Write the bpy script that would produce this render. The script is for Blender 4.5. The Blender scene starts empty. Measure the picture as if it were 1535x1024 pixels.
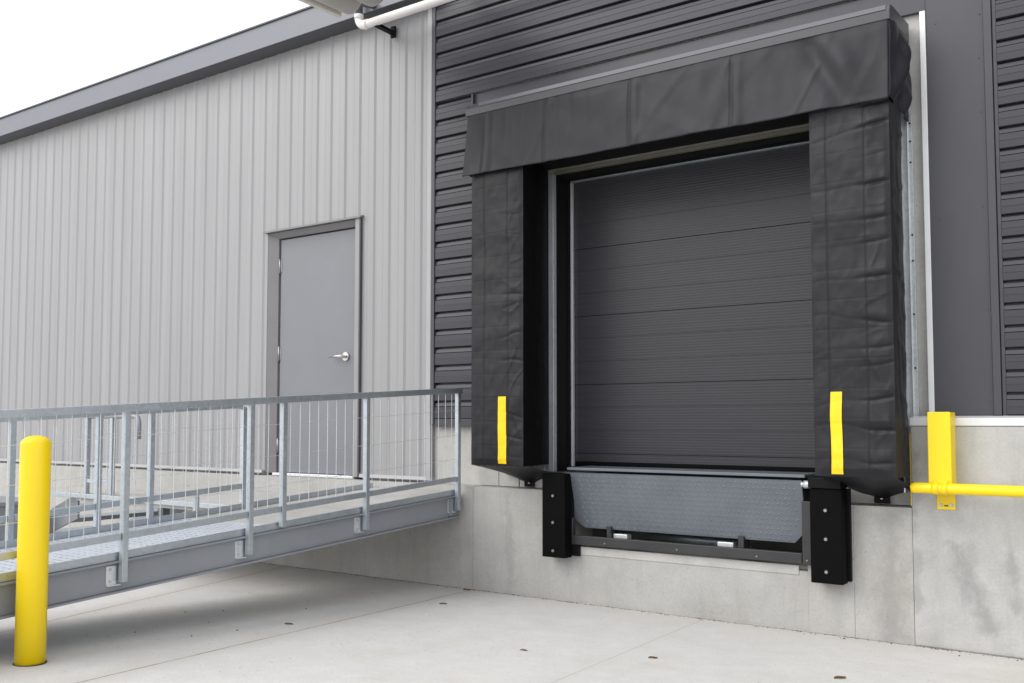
import bpy, bmesh, math, random
from mathutils import Vector, Matrix, noise
random.seed(7)
sc = bpy.context.scene
COL = sc.collection
R = math.radians

# ------------------------------------------------------------------ materials
def ramp_node(nt, src, stops):
    r = nt.nodes.new('ShaderNodeValToRGB')
    el = r.color_ramp.elements
    while len(el) < len(stops): el.new(0.5)
    for e, (p, c) in zip(el, stops):
        e.position = p
        e.color = (c, c, c, 1) if not isinstance(c, (tuple, list)) else (*c, 1)
    nt.links.new(src, r.inputs[0])
    return r.outputs[0]

def new_mat(name):
    m = bpy.data.materials.new(name); m.use_nodes = True
    nt = m.node_tree
    b = nt.nodes['Principled BSDF']
    tc = nt.nodes.new('ShaderNodeTexCoord')
    return m, nt, b, tc.outputs['Object']

def mapped(nt, co, scale=(1, 1, 1), rot=(0, 0, 0)):
    mp = nt.nodes.new('ShaderNodeMapping')
    mp.inputs['Scale'].default_value = scale
    mp.inputs['Rotation'].default_value = rot
    nt.links.new(co, mp.inputs['Vector'])
    return mp.outputs[0]

def noise_node(nt, co, scale, detail=4, rough=0.55, dist=0.0):
    n = nt.nodes.new('ShaderNodeTexNoise')
    n.inputs['Scale'].default_value = scale
    n.inputs['Detail'].default_value = detail
    n.inputs['Roughness'].default_value = rough
    n.inputs['Distortion'].default_value = dist
    nt.links.new(co, n.inputs['Vector'])
    return n.outputs['Fac']

def math_node(nt, op, a, b=None, c=None, clamp=False):
    n = nt.nodes.new('ShaderNodeMath'); n.operation = op; n.use_clamp = clamp
    for i, v in enumerate((a, b, c)):
        if v is None: continue
        if isinstance(v, (int, float)): n.inputs[i].default_value = v
        else: nt.links.new(v, n.inputs[i])
    return n.outputs[0]

def mix_col(nt, fac, a, b, mode='MIX'):
    n = nt.nodes.new('ShaderNodeMix'); n.data_type = 'RGBA'; n.blend_type = mode
    for sock, v in ((n.inputs[0], fac), (n.inputs[6], a), (n.inputs[7], b)):
        if isinstance(v, (int, float)): sock.default_value = v
        elif isinstance(v, (tuple, list)): sock.default_value = (*v[:3], 1)
        else: nt.links.new(v, sock)
    return n.outputs[2]

def bump(nt, bsdf, h, strength=0.2, dist=0.01):
    n = nt.nodes.new('ShaderNodeBump')
    n.inputs['Strength'].default_value = strength
    n.inputs['Distance'].default_value = dist
    nt.links.new(h, n.inputs['Height'])
    nt.links.new(n.outputs[0], bsdf.inputs['Normal'])
    return n

def scl(c, k): return tuple(min(1, v * k) for v in c)

def plain(name, col, rough=0.5, metal=0.0, var=0.12, scale=6.0, stretch=(1, 1, 1), bmp=0.05, bscale=60, spec=0.5, dirt=0.0):
    """A painted or bare surface: colour varies softly, with a fine grain bump and varying gloss."""
    m, nt, b, co = new_mat(name)
    n1 = noise_node(nt, mapped(nt, co, stretch), scale, 5)
    f = ramp_node(nt, n1, [(0.3, 0.0), (0.7, 1.0)])
    c = mix_col(nt, f, scl(col, 1 - var), scl(col, 1 + var))
    if dirt:
        n3 = noise_node(nt, mapped(nt, co, (1, 1, .35)), 9, 8, .7)
        d = ramp_node(nt, n3, [(0.52, 0.0), (0.72, dirt)])
        c = mix_col(nt, d, c, scl((.3, .28, .25), .5))
    nt.links.new(c, b.inputs['Base Color'])
    n2 = noise_node(nt, co, bscale, 3)
    r = nt.nodes.new('ShaderNodeMapRange')
    r.inputs[3].default_value = max(0.05, rough - .08); r.inputs[4].default_value = min(1, rough + .08)
    nt.links.new(n1, r.inputs[0]); nt.links.new(r.outputs[0], b.inputs['Roughness'])
    b.inputs['Metallic'].default_value = metal
    b.inputs['Specular IOR Level'].default_value = spec
    if bmp: bump(nt, b, n2, bmp, .004)
    return m

def galvanised(name, col=(.50, .53, .55), rough=.42, metal=.75):
    m, nt, b, co = new_mat(name)
    v = nt.nodes.new('ShaderNodeTexVoronoi'); v.inputs['Scale'].default_value = 55
    nt.links.new(co, v.inputs['Vector'])
    n1 = noise_node(nt, mapped(nt, co, (1, 1, .5)), 4, 5)
    bw = nt.nodes.new('ShaderNodeRGBToBW'); nt.links.new(v.outputs['Color'], bw.inputs[0])
    s = math_node(nt, 'ADD', math_node(nt, 'MULTIPLY', bw.outputs[0], .4), math_node(nt, 'MULTIPLY', n1, .6))
    f = ramp_node(nt, s, [(0.25, 0.0), (0.75, 1.0)])
    nt.links.new(mix_col(nt, f, scl(col, .88), scl(col, 1.10)), b.inputs['Base Color'])
    r = nt.nodes.new('ShaderNodeMapRange'); r.inputs[3].default_value = rough - .1; r.inputs[4].default_value = rough + .12
    nt.links.new(s, r.inputs[0]); nt.links.new(r.outputs[0], b.inputs['Roughness'])
    b.inputs['Metallic'].default_value = metal
    return m

def concrete(name, base=(.43, .42, .405), streak=.5, stains=(), lines=(), pores=True, warm=.35, big=.6, specks=0.0, cmin=.80, cmax=1.13):
    """Cast concrete in object space. stains: (x0,z0,x1,z1,radius,amount) smudges on an upright face.
    lines: (px,py,dx,dy,halfwidth) saw-cut joints on a floor."""
    m, nt, b, co = new_mat(name)
    sep = nt.nodes.new('ShaderNodeSeparateXYZ'); nt.links.new(co, sep.inputs[0])
    X, Y, Z = sep.outputs
    n_big = noise_node(nt, mapped(nt, co, (1, 1, 1)), big, 6, .6, .4)
    n_mid = noise_node(nt, co, 5.5, 8, .65, .3)
    n_fine = noise_node(nt, co, 70, 4, .7)
    f = math_node(nt, 'ADD', math_node(nt, 'MULTIPLY', n_big, .55), math_node(nt, 'MULTIPLY', n_mid, .45))
    f = ramp_node(nt, f, [(0.36, 0.0), (0.64, 1.0)])
    c = mix_col(nt, f, scl(base, cmin), scl(base, cmax))
    fw = ramp_node(nt, noise_node(nt, co, 1.7, 6, .7), [(0.5, 0.0), (0.75, warm)])
    c = mix_col(nt, fw, c, (base[0] * .80, base[1] * .74, base[2] * .62))
    g = ramp_node(nt, n_fine, [(0.3, .90), (0.7, 1.06)])
    c = mix_col(nt, 1.0, c, g, 'MULTIPLY')
    if streak:
        ns = noise_node(nt, mapped(nt, co, (6.5, 6.5, .55)), 1.6, 7, .7, .3)
        s = ramp_node(nt, ns, [(0.50, 0.0), (0.74, streak)])
        c = mix_col(nt, s, c, scl(base, .55))
    if pores:
        v = nt.nodes.new('ShaderNodeTexNoise'); v.inputs['Scale'].default_value = 46; v.inputs['Detail'].default_value = 2
        nt.links.new(co, v.inputs['Vector'])
        p = ramp_node(nt, v.outputs['Fac'], [(0.70, 0.0), (0.76, .55)])
        c = mix_col(nt, p, c, scl(base, .45))
    if specks:
        v = nt.nodes.new('ShaderNodeTexVoronoi'); v.inputs['Scale'].default_value = 3.2
        nt.links.new(co, v.inputs['Vector'])
        p = ramp_node(nt, v.outputs['Distance'], [(0.0, specks), (0.035, 0.0)])
        c = mix_col(nt, p, c, scl(base, .3))
    wob = math_node(nt, 'MULTIPLY', math_node(nt, 'SUBTRACT', n_mid, .5), .22)
    for (x0, z0, x1, z1, rad, amt) in stains:
        dx, dz = x1 - x0, z1 - z0; L2 = dx * dx + dz * dz
        ax = math_node(nt, 'SUBTRACT', X, x0); az = math_node(nt, 'SUBTRACT', Z, z0)
        t = math_node(nt, 'ADD', math_node(nt, 'MULTIPLY', ax, dx / L2), math_node(nt, 'MULTIPLY', az, dz / L2), clamp=True)
        ex = math_node(nt, 'SUBTRACT', ax, math_node(nt, 'MULTIPLY', t, dx))
        ez = math_node(nt, 'SUBTRACT', az, math_node(nt, 'MULTIPLY', t, dz))
        d = math_node(nt, 'SQRT', math_node(nt, 'ADD', math_node(nt, 'MULTIPLY', ex, ex), math_node(nt, 'MULTIPLY', ez, ez)))
        d = math_node(nt, 'DIVIDE', math_node(nt, 'ADD', d, wob), rad)
        fac = ramp_node(nt, d, [(0.15, amt), (1.0, 0.0)])
        c = mix_col(nt, fac, c, scl(base, .5))
    w2 = math_node(nt, 'MULTIPLY', math_node(nt, 'SUBTRACT', noise_node(nt, co, 22, 3), .5), .010)
    for (px, py, dx, dy, hw, k) in lines:
        L = math.hypot(dx, dy); nx, ny = -dy / L, dx / L
        d = math_node(nt, 'ADD', math_node(nt, 'MULTIPLY', X, nx), math_node(nt, 'MULTIPLY', Y, ny))
        d = math_node(nt, 'ABSOLUTE', math_node(nt, 'SUBTRACT', math_node(nt, 'ADD', d, w2), px * nx + py * ny))
        amt = ramp_node(nt, n_mid, [(0.35, .45 * k), (0.6, .85 * k)])
        core = math_node(nt, 'MULTIPLY', ramp_node(nt, math_node(nt, 'DIVIDE', d, hw * 10), [(0.06, 1.0), (0.12, 0.0)]), amt)
        halo = math_node(nt, 'MULTIPLY', ramp_node(nt, math_node(nt, 'DIVIDE', d, hw * 30), [(0.0, .35), (1.0, 0.0)]), amt)
        c = mix_col(nt, halo, c, (base[0] * .72, base[1] * .66, base[2] * .56))
        c = mix_col(nt, core, c, (.10, .075, .05))
    nt.links.new(c, b.inputs['Base Color'])
    b.inputs['Roughness'].default_value = .82
    b.inputs['Specular IOR Level'].default_value = .3
    h = math_node(nt, 'ADD', math_node(nt, 'MULTIPLY', n_mid, .6), math_node(nt, 'MULTIPLY', n_fine, .4))
    bump(nt, b, h, .25, .006)
    return m

def ribbed(name, col, rough, pitch, amt, var=.1, spec=.5, grain=1.0):
    """Painted steel with fine horizontal embossing along Z."""
    m, nt, b, co = new_mat(name)
    sep = nt.nodes.new('ShaderNodeSeparateXYZ'); nt.links.new(co, sep.inputs[0])
    w = math_node(nt, 'SINE', math_node(nt, 'MULTIPLY', sep.outputs[2], 2 * math.pi / pitch))
    n1 = noise_node(nt, mapped(nt, co, (.6, 1, 14)), 3.0, 6, .6)
    f = ramp_node(nt, n1, [(0.3, 0.0), (0.7, 1.0)])
    nt.links.new(mix_col(nt, f, scl(col, 1 - var), scl(col, 1 + var)), b.inputs['Base Color'])
    b.inputs['Roughness'].default_value = rough
    b.inputs['Specular IOR Level'].default_value = spec
    n3 = noise_node(nt, mapped(nt, co, (.4, 1, 60)), 2.0, 3)
    h = math_node(nt, 'ADD', math_node(nt, 'MULTIPLY', w, .5 if grain == 1 else .0), math_node(nt, 'MULTIPLY', n3, grain))
    bump(nt, b, h, amt, .0025)
    return m

def fabric_mat(name, col=(.0130, .0127, .0155), rough=.47, spec=.30):
    m, nt, b, co = new_mat(name)
    n1 = noise_node(nt, co, 3.5, 6, .6)
    f = ramp_node(nt, n1, [(0.3, 0.0), (0.7, 1.0)])
    c = mix_col(nt, f, scl(col, .82), scl(col, 1.2))
    n2 = noise_node(nt, mapped(nt, co, (1, 1, .3)), 11, 7, .7)
    d = ramp_node(nt, n2, [(0.58, 0.0), (0.8, .22)])
    c = mix_col(nt, d, c, (.075, .072, .068))
    nt.links.new(c, b.inputs['Base Color'])
    r = nt.nodes.new('ShaderNodeMapRange'); r.inputs[3].default_value = rough - .1; r.inputs[4].default_value = rough + .14
    nt.links.new(n1, r.inputs[0]); nt.links.new(r.outputs[0], b.inputs['Roughness'])
    w1 = noise_node(nt, mapped(nt, co, (2, 2, 3)), 2.4, 3, .5, .3)
    w2 = noise_node(nt, co, 220, 2)
    h = math_node(nt, 'ADD', w1, math_node(nt, 'MULTIPLY', w2, .03))
    bump(nt, b, h, .12, .02)
    b.inputs['Specular IOR Level'].default_value = spec
    return m

GX = 0.038            # the yard falls towards the dock
YF, YW = 6.477, 6.60  # foundation face, cladding face
def gz(y): return GX * (YF - max(y, -3.0)) if y < YF else 0.0

def seg(x0, y0, x1, y1, hw=.006, k=1.0): return (x0, y0, x1 - x0, y1 - y0, hw, k)
M = {}
M['ground'] = concrete('yard_concrete', (.60, .59, .572), streak=0, big=.22, warm=.22, specks=.3, cmin=.90, cmax=1.06,
    lines=(seg(-4.99, 6.48, -4.58, 3.62), seg(-2.90, 6.43, -2.69, 4.10, .004, .4), seg(-7.27, 6.45, -6.9, 5.5), seg(-.8, 6.4, -.72, 4), seg(-9.4, 6.45, -9.3, 4),
           (0, 6.462, 1, 0, .010, 1.0),))
M['foundation'] = concrete('foundation_concrete', (.44, .435, .418), streak=.30, cmin=.86, cmax=1.08,
    stains=((-1.62, .80, -1.63, .05, .12, .45), (-2.0, .78, -2.0, .35, .06, .30), (-5.3, .35, -7.0, .05, .35, .20), (-4.65, .80, -4.60, .1, .05, .28)))
M['block'] = concrete('block_concrete', (.465, .465, .455), streak=.25, warm=.15,
    stains=((-1.20, .60, -1.06, .16, .085, .55), (-1.22, .64, -1.28, .66, .05, .4), (-.93, .62, -.90, .30, .06, .4), (-1.47, 1.2, -1.47, .2, .035, .35)))
M['upper'] = concrete('upper_concrete', (.50, .495, .475), streak=.3, warm=.3)
M['slab'] = concrete('slab_concrete', (.47, .46, .44), streak=0, big=1.0)
M['grout'] = concrete('grout_concrete', (.50, .495, .475), streak=.12, warm=.12)
M['grey_clad'] = plain('light_grey_cladding', (.298, .297, .305), .42, 0, .075, 2.5, (3, 3, .12), .02, 40)
M['grey_trim'] = plain('light_grey_trim', (.36, .356, .366), .4, 0, .05, 3, bmp=.02)
M['dark_clad'] = ribbed('dark_grey_siding', (.036, .036, .0455), .42, .020, .012, .05, .4, .25)
M['dark_trim'] = plain('dark_grey_trim', (.047, .048, .059), .42, 0, .07, 3, bmp=.03)
M['fascia'] = plain('slate_fascia', (.165, .17, .20), .42, 0, .05, 2, bmp=.02)
M['soffit'] = plain('soffit_paint', (.075, .077, .085), .5, 0, .06, 2, bmp=.02)
M['door_grey'] = plain('door_paint', (.185, .19, .21), .38, 0, .035, 2.5, bmp=.05, bscale=140)
M['frame_grey'] = plain('frame_paint', (.27, .265, .27), .42, 0, .05, 4, bmp=.03)
M['reveal'] = plain('jamb_paint', (.20, .195, .20), .45, 0, .05, 4, bmp=.03)
M['steel'] = plain('brushed_steel', (.62, .61, .60), .28, 1, .06, 30, bmp=.02)
M['alu'] = plain('bright_aluminium', (.74, .75, .77), .36, .55, .08, 5, (4, 4, .5), .03)
M['galv'] = galvanised('galvanised_steel', (.46, .505, .545))
M['galv_light'] = galvanised('bright_galvanised', (.66, .69, .71), .38, .6)
M['beam'] = plain('grey_beam_paint', (.26, .275, .30), .38, .15, .10, 1.6, (1, .5, 1), .04, 80, dirt=.12)
M['deckplate'] = galvanised('deck_galvanised', (.52, .56, .61), .6, .25)
M['white'] = plain('white_flashing', (.72, .73, .74), .38, .1, .05, 4, bmp=.02, dirt=.1)
M['fabric'] = fabric_mat('black_vinyl')
M['fabric_shaded'] = fabric_mat('black_vinyl_shaded', (.004, .004, .0045), .6, .10)  # pad vinyl darkened, the shade inside the opening put into its colour
M['fabric_sky_lit'] = fabric_mat('black_vinyl_sky_lit', (.0175, .0170, .0210))  # shelter vinyl lightened, the skylight the curtain catches put into its colour
M['cap'] = plain('cap_vinyl', (.050, .050, .056), .42, 0, .08, 4, bmp=.06)
M['rubber'] = plain('black_rubber', (.0025, .0025, .0027), .6, 0, .2, 12, bmp=.1, bscale=70, spec=.08)
M['black'] = plain('black_paint', (.005, .005, .0055), .5, 0, .15, 8, bmp=.04, spec=.15)
M['frame_dark'] = plain('dark_steel_frame', (.040, .040, .043), .45, .2, .12, 6, bmp=.05)
M['ohdoor'] = ribbed('overhead_door_paint', (.033, .033, .0395), .40, .021, .16, .08, .4)
M['lip'] = plain('blue_grey_plate', (.155, .175, .20), .40, .2, .10, 3, bmp=.06, dirt=.10)
M['yellow'] = plain('safety_yellow', (.92, .665, .002), .36, 0, .02, 3, bmp=.03, bscale=50, dirt=.05)
M['stripe'] = plain('yellow_stripe_vinyl', (.90, .62, .004), .45, 0, .05, 9, bmp=.12, bscale=25, dirt=.06)
M['pvc'] = plain('white_pvc', (.74, .72, .71), .35, 0, .04, 4, bmp=.02)
M['cream'] = plain('cream_sheet', (.70, .67, .61), .5, 0, .05, 3, bmp=.03)
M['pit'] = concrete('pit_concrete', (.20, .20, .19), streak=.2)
M['hinge'] = plain('grey_hinge', (.36, .36, .37), .35, .8, .05, 20, bmp=.02)
M['door_black'] = plain('black_jamb', (.008, .008, .009), .6, 0, .15, 6, bmp=.04, spec=.15)
M['leaf'] = plain('dry_leaf', (.16, .095, .035), .7, 0, .4, 40, bmp=.2)
M['twig'] = plain('dark_debris', (.05, .042, .035), .8, 0, .3, 40, bmp=.2)
M['olive'] = plain('olive_steel', (.20, .195, .15), .5, .3, .1, 8, bmp=.04)

# ------------------------------------------------------------------ mesh helpers
class MB:
    def __init__(s): s.v = []; s.f = []; s.sm = []
    def quad(s, a, b, c, d, smooth=False):
        i = len(s.v); s.v += [tuple(a), tuple(b), tuple(c), tuple(d)]; s.f.append((i, i + 1, i + 2, i + 3)); s.sm.append(smooth)
    def hexa(s, p):
        """p: 8 corners, 0-3 bottom ring, 4-7 top ring"""
        i = len(s.v); s.v += [tuple(q) for q in p]
        for f in ((3, 2, 1, 0), (4, 5, 6, 7), (0, 1, 5, 4), (1, 2, 6, 5), (2, 3, 7, 6), (3, 0, 4, 7)):
            s.f.append(tuple(i + k for k in f)); s.sm.append(False)
        return s
    def box(s, x0, x1, y0, y1, z0, z1):
        return s.hexa([(x0, y0, z0), (x1, y0, z0), (x1, y1, z0), (x0, y1, z0), (x0, y0, z1), (x1, y0, z1), (x1, y1, z1), (x0, y1, z1)])
    def bar(s, p, q, w, h, up=(0, 0, 1)):
        """rectangular bar from p to q, w across and h along up"""
        p = Vector(p); q = Vector(q); d = (q - p).normalized(); u = Vector(up)
        side = d.cross(u).normalized(); u = side.cross(d).normalized()
        c = []
        for e in (p, q):
            for a, b in ((-1, -1), (1, -1), (1, 1), (-1, 1)): c.append(e + side * (a * w / 2) + u * (b * h / 2))
        return s.hexa(c)
    def prism(s, poly, off):
        """poly: 3-D outline, off: vector"""
        i = len(s.v); n = len(poly); o = Vector(off)
        s.v += [tuple(p) for p in poly] + [tuple(Vector(p) + o) for p in poly]
        s.f.append(tuple(range(i + n - 1, i - 1, -1))); s.sm.append(False)
        s.f.append(tuple(range(i + n, i + 2 * n))); s.sm.append(False)
        for k in range(n):
            l = (k + 1) % n
            s.f.append((i + k, i + l, i + n + l, i + n + k)); s.sm.append(False)
        return s
    def tube(s, pts, r, n=12, cap=True):
        pts = [Vector(p) for p in pts]; rr = r if isinstance(r, (list, tuple)) else [r] * len(pts)
        base = len(s.v); prev = None
        for k, p in enumerate(pts):
            d = ((pts[min(k + 1, len(pts) - 1)] - pts[max(k - 1, 0)])).normalized()
            if prev is None:
                u = Vector((0, 0, 1)) if abs(d.z) < .9 else Vector((1, 0, 0))
                u = (u - d * u.dot(d)).normalized()
            else: u = (prev - d * prev.dot(d)).normalized()
            prev = u; w = d.cross(u)
            for j in range(n):
                a = 2 * math.pi * j / n
                s.v.append(tuple(p + (u * math.cos(a) + w * math.sin(a)) * rr[k]))
        for k in range(len(pts) - 1):
            for j in range(n):
                l = (j + 1) % n
                s.f.append((base + k * n + j, base + k * n + l, base + (k + 1) * n + l, base + (k + 1) * n + j)); s.sm.append(True)
        if cap:
            s.f.append(tuple(base + j for j in range(n - 1, -1, -1))); s.sm.append(False)
            s.f.append(tuple(base + (len(pts) - 1) * n + j for j in range(n))); s.sm.append(False)
        return s
    def grid(s, nu, nv, fn):
        base = len(s.v)
        for j in range(nv + 1):
            for i in range(nu + 1): s.v.append(tuple(fn(i / nu, j / nv)))
        for j in range(nv):
            for i in range(nu):
                a = base + j * (nu + 1) + i
                s.f.append((a, a + 1, a + nu + 2, a + nu + 1)); s.sm.append(True)
        return s
    def build(s, name, mat, parent=None, bevel=0, solid=0, weld=False):
        base = Vector(parent['_b']) if parent is not None and '_b' in parent.keys() else Vector((0, 0, 0))
        me = bpy.data.meshes.new(name)
        me.from_pydata([tuple(Vector(p) - base) for p in s.v], [], s.f)
        me.polygons.foreach_set('use_smooth', s.sm)
        me.materials.append(M[mat] if isinstance(mat, str) else mat)
        bm = bmesh.new(); bm.from_mesh(me)
        if weld: bmesh.ops.remove_doubles(bm, verts=bm.verts, dist=1e-5)
        if not solid: bmesh.ops.recalc_face_normals(bm, faces=bm.faces)
        bm.to_mesh(me); bm.free(); me.update()
        o = bpy.data.objects.new(name, me); COL.objects.link(o)
        if parent is not None:
            o.parent = parent
            if '_b' in parent.keys(): o['_b'] = parent['_b']
        if solid:
            md = o.modifiers.new('thickness', 'SOLIDIFY'); md.thickness = solid; md.offset = -1
        if bevel:
            md = o.modifiers.new('edge', 'BEVEL'); md.width = bevel; md.segments = 2; md.limit_method = 'ANGLE'; md.angle_limit = R(40)
        return o

def thing(name, label, cat, base=(0, 0, 0), group=None):
    o = bpy.data.objects.new(name, None); COL.objects.link(o)
    o.location = base; o['_b'] = tuple(base); o['label'] = label; o['category'] = cat
    o.empty_display_size = .1
    if group: o['group'] = group
    return o
def tag(o, label, cat, group=None):
    o['label'] = label; o['category'] = cat
    if group: o['group'] = group
    return o
def nz(x, y, z): return noise.noise(Vector((x, y, z)))
def gauss(d, w): return math.exp(-(d / w) ** 2)

# ------------------------------------------------------------------ ground
g = MB()
ys = [-70, -3, -2, -1, 0, 1, 2, 3, 4, 5, 6, YF + .004]
xs = [-70, -20] + list(range(-12, 5, 2)) + [20, 70]
for j in range(len(ys) - 1):
    for i in range(len(xs) - 1):
        a, b, c, d = (xs[i], ys[j]), (xs[i + 1], ys[j]), (xs[i + 1], ys[j + 1]), (xs[i], ys[j + 1])
        g.quad(*[(p[0], p[1], gz(p[1])) for p in (a, b, c, d)], smooth=True)
go = g.build('ground', 'ground', weld=True); go['kind'] = 'structure'
fg = MB(); fg.quad((-70, YF + .004, -.02), (70, YF + .004, -.02), (70, 90, -.02), (-70, 90, -.02))
fo = fg.build('terrain', 'ground'); fo['kind'] = 'structure'

# ------------------------------------------------------------------ warehouse
wh = thing('warehouse', 'warehouse with light grey ribbed cladding left and dark grey siding around its loading dock', 'building', (0, YW, 0))
X_L, X_R, X_C = -24.0, 4.0, -5.52
PX0, PX1, PZ0 = -4.06, -2.16, .44      # leveler pit
OX0, OX1, OZ1 = -4.25, -1.97, 3.43     # door opening

f = MB()
f.box(X_L, -5.0, YF, 6.86, 0, .86)
f.box(-4.998, PX0, YF + .002, 6.86, 0, .858)
f.box(PX1, -1.8565, YF, 6.86, 0, .858)
f.box(-1.8555, -1.49, YF + .0015, 6.86, 0, .857)
f.box(PX0, PX1, YF, 7.5, -.05, PZ0 - .04)
fo = f.build('foundation_wall', 'foundation', wh, bevel=.0015)
MB().box(PX0 + .1, PX1 - .06, YF - .006, YF + .01, .372, PZ0 - .005).build('grout_strip', 'grout', wh, bevel=.003)
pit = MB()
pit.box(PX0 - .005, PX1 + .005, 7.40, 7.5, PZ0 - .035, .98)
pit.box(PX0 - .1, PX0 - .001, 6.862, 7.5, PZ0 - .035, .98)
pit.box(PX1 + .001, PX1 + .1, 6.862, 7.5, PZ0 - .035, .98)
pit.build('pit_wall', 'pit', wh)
bk = MB()
bk.box(-1.488, X_R, YF - .006, 6.9, 0, 1.375)
bk.build('raised_block', 'block', wh, bevel=.008)['label'] = 'taller smooth concrete block right of the dock with a dark smudge'
up = MB()
up.box(-5.545, OX0 - .03, 6.622, 6.86, .861, 4.3)
up.box(OX1 + .03, -1.30, 6.622, 6.86, .861, 4.3)
up.box(OX0 - .028, OX1 + .028, 6.624, 6.86, OZ1 + .03, 4.3)
up.build('upper_wall', 'upper', wh)
# pilaster panels showing on the concrete left of the dock
for a, b, yy in ((-5.0, -4.825, 6.606), (-4.818, -4.615, 6.604), (-4.608, -4.36, 6.607)): MB().box(a, b, yy, 6.6215, .862, 1.36).build('concrete_panel', 'upper', wh, bevel=.003)
# white cap flashing
cf = MB(); cf.prism([(-1.49, YF - .012, 1.377), (-1.49, YF - .012, 1.425), (-1.49, YW - .02, 1.44), (-1.49, YW - .02, 1.377)], (X_R + 1.49, 0, 0))
cf.build('cap_flashing', 'white', wh, bevel=.002)

# light grey ribbed cladding with the door opening left out
DX0, DX1, DZ1 = -7.775, -6.43, 3.345
prof = []
x = X_L
while x < X_C - .03:
    prof += [(x, YW), (x + .080, YW), (x + .086, YW - .002), (x + .094, YW), (x + .144, YW), (x + .154, YW - .012), (x + .168, YW - .012), (x + .191, YW)]
    x += .195
prof = [p for p in prof if p[0] < X_C - .02] + [(X_C - .02, YW)]
def yat(xx):
    for (a, b), (c, d) in zip(prof, prof[1:]):
        if a <= xx <= c: return b + (d - b) * (xx - a) / max(1e-9, c - a)
    return YW
prof = sorted(set(prof + [(DX0, yat(DX0)), (DX1, yat(DX1))]))
gc = MB()
ZS = 5.212
for (a, b), (c, d) in zip(prof, prof[1:]):
    inside = DX0 - 1e-6 <= a and c <= DX1 + 1e-6
    gc.quad((a, b, DZ1 if inside else .905), (c, d, DZ1 if inside else .905), (c, d, ZS), (a, b, ZS))
clad = gc.build('ribbed_cladding', 'grey_clad', wh, weld=True)
# backing wall behind the cladding (round the door)
bw = MB()
bw.box(X_L, DX0 - .001, 6.63, 6.86, .861, 5.21); bw.box(DX1 + .001, -5.548, 6.63, 6.86, .861, 5.21)
bw.box(DX0 + .001, DX1 - .001, 6.63, 6.86, DZ1 + .004, 5.21)
bw.build('inner_wall', 'grey_trim', wh)
bf = MB()
for a, b in ((X_L, DX0 - .012), (DX1 + .012, X_C - .02)):
    bf.prism([(a, YW - .028, .880), (a, YW - .034, .886), (a, YW - .026, .915), (a, YW + .02, .915), (a, YW + .02, .880)], (b - a, 0, 0))
bf.build('base_flashing', 'grey_trim', wh)
ct = MB(); ct.box(-5.60, -5.545, YW - .034, YW + .02, .885, ZS - .002)
ct.build('corner_trim', 'grey_trim', wh, bevel=.004)
dc = MB(); dc.box(-5.543, -5.50, YW - .045, YW + .02, 1.38, 6.2); dc.box(-5.562, -5.548, YW - .02, YW + .02, .887, 1.375)
dc.build('corner_trim', 'dark_trim', wh, bevel=.004)

# dark horizontal siding
def siding(mb, x0, x1, z0, z1, P, y=YW):
    z = z0
    P_ = []
    while z < z1 - .01:
        P_ += [(y - .033, z), (y - .037, z + .02 * P), (y - .037, z + .33 * P), (y - .0355, z + .345 * P), (y - .037, z + .36 * P), (y - .035, z + .65 * P), (y - .024, z + .675 * P),
               (y - .030, z + .695 * P), (y - .022, z + .88 * P), (y + .004, z + .89 * P), (y + .004, z + .985 * P)]
        z += P
    for (a, b), (c, d) in zip(P_, P_[1:]):
        if d > z1 + .001: break
        mb.quad((x0, a, b), (x1, a, b), (x1, c, d), (x0, c, d))
s1 = MB(); siding(s1, -5.499, -5.075, 1.43, 4.30, .1575); siding(s1, -5.499, -1.359, 4.275, 6.2, .150)
s1.build('lap_siding', 'dark_clad', wh)
s2 = MB(); siding(s2, -.945, X_R, 1.445, 6.2, .1375); s2.build('lap_siding', 'dark_clad', wh)
sb = MB(); sb.box(-5.499, -5.02, YW - .036, YW + .02, 1.362, 1.425); sb.build('siding_base_trim', 'dark_trim', wh, bevel=.003)
bp = MB(); bp.box(-5.073, -1.359, YW - .012, YW + .02, 4.085, 4.272); bp.box(-5.073, -4.80, YW - .012, YW + .02, 1.4, 4.083); bp.build('header_plate', 'dark_trim', wh, bevel=.003)
he = MB(); he.box(-5.09, -5.072, YW - .042, YW - .013, 3.70, 4.27); he.build('header_edge_trim', 'dark_trim', wh, bevel=.003)
fp = MB(); fp.box(-1.358, -1.02, YW - .022, YW + .02, 1.442, 6.2); fp.build('flat_panel', 'dark_trim', wh, bevel=.002)
ft = MB(); ft.box(-1.018, -.972, YW - .040, YW + .02, 1.442, 6.2); ft.box(-.970, -.946, YW - .026, YW + .02, 1.442, 6.2); ft.build('panel_edge_trim', 'dark_trim', wh, bevel=.003)
wt = MB(); wt.box(-1.395, -1.360, YW - .034, YW + .02, 1.442, 4.08); wt.build('white_edge_trim', 'white', wh, bevel=.003)
for (xx, zz) in [(-1.30, 3.98), (-1.30, 2.70), (-1.26, 2.70), (-1.05, 2.75), (-1.045, 3.35), (-1.04, 2.1), (-1.03, 1.62), (-1.05, 3.7), (-1.25, 1.62), (-1.04, 1.52), (-1.04, 3.98)]:
    MB().tube([(xx, YW - .021, zz), (xx, YW - .026, zz)], .005, 8).build('panel_screw', 'dark_trim', wh)
body = MB(); body.box(-5.54, X_R, 6.87, 16, .0, 6.25)
body.v = []; body.f = []; body.sm = []
body.box(-5.54, OX0 - .35, 6.90, 16, 1.0, 6.2); body.box(OX1 + .35, X_R, 6.91, 16, 1.0, 6.2); body.box(OX0 - .349, OX1 + .349, 6.92, 16, 3.9, 6.2); body.box(OX0 - .349, OX1 + .349, 8.0, 16, .9, 3.899)
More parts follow.
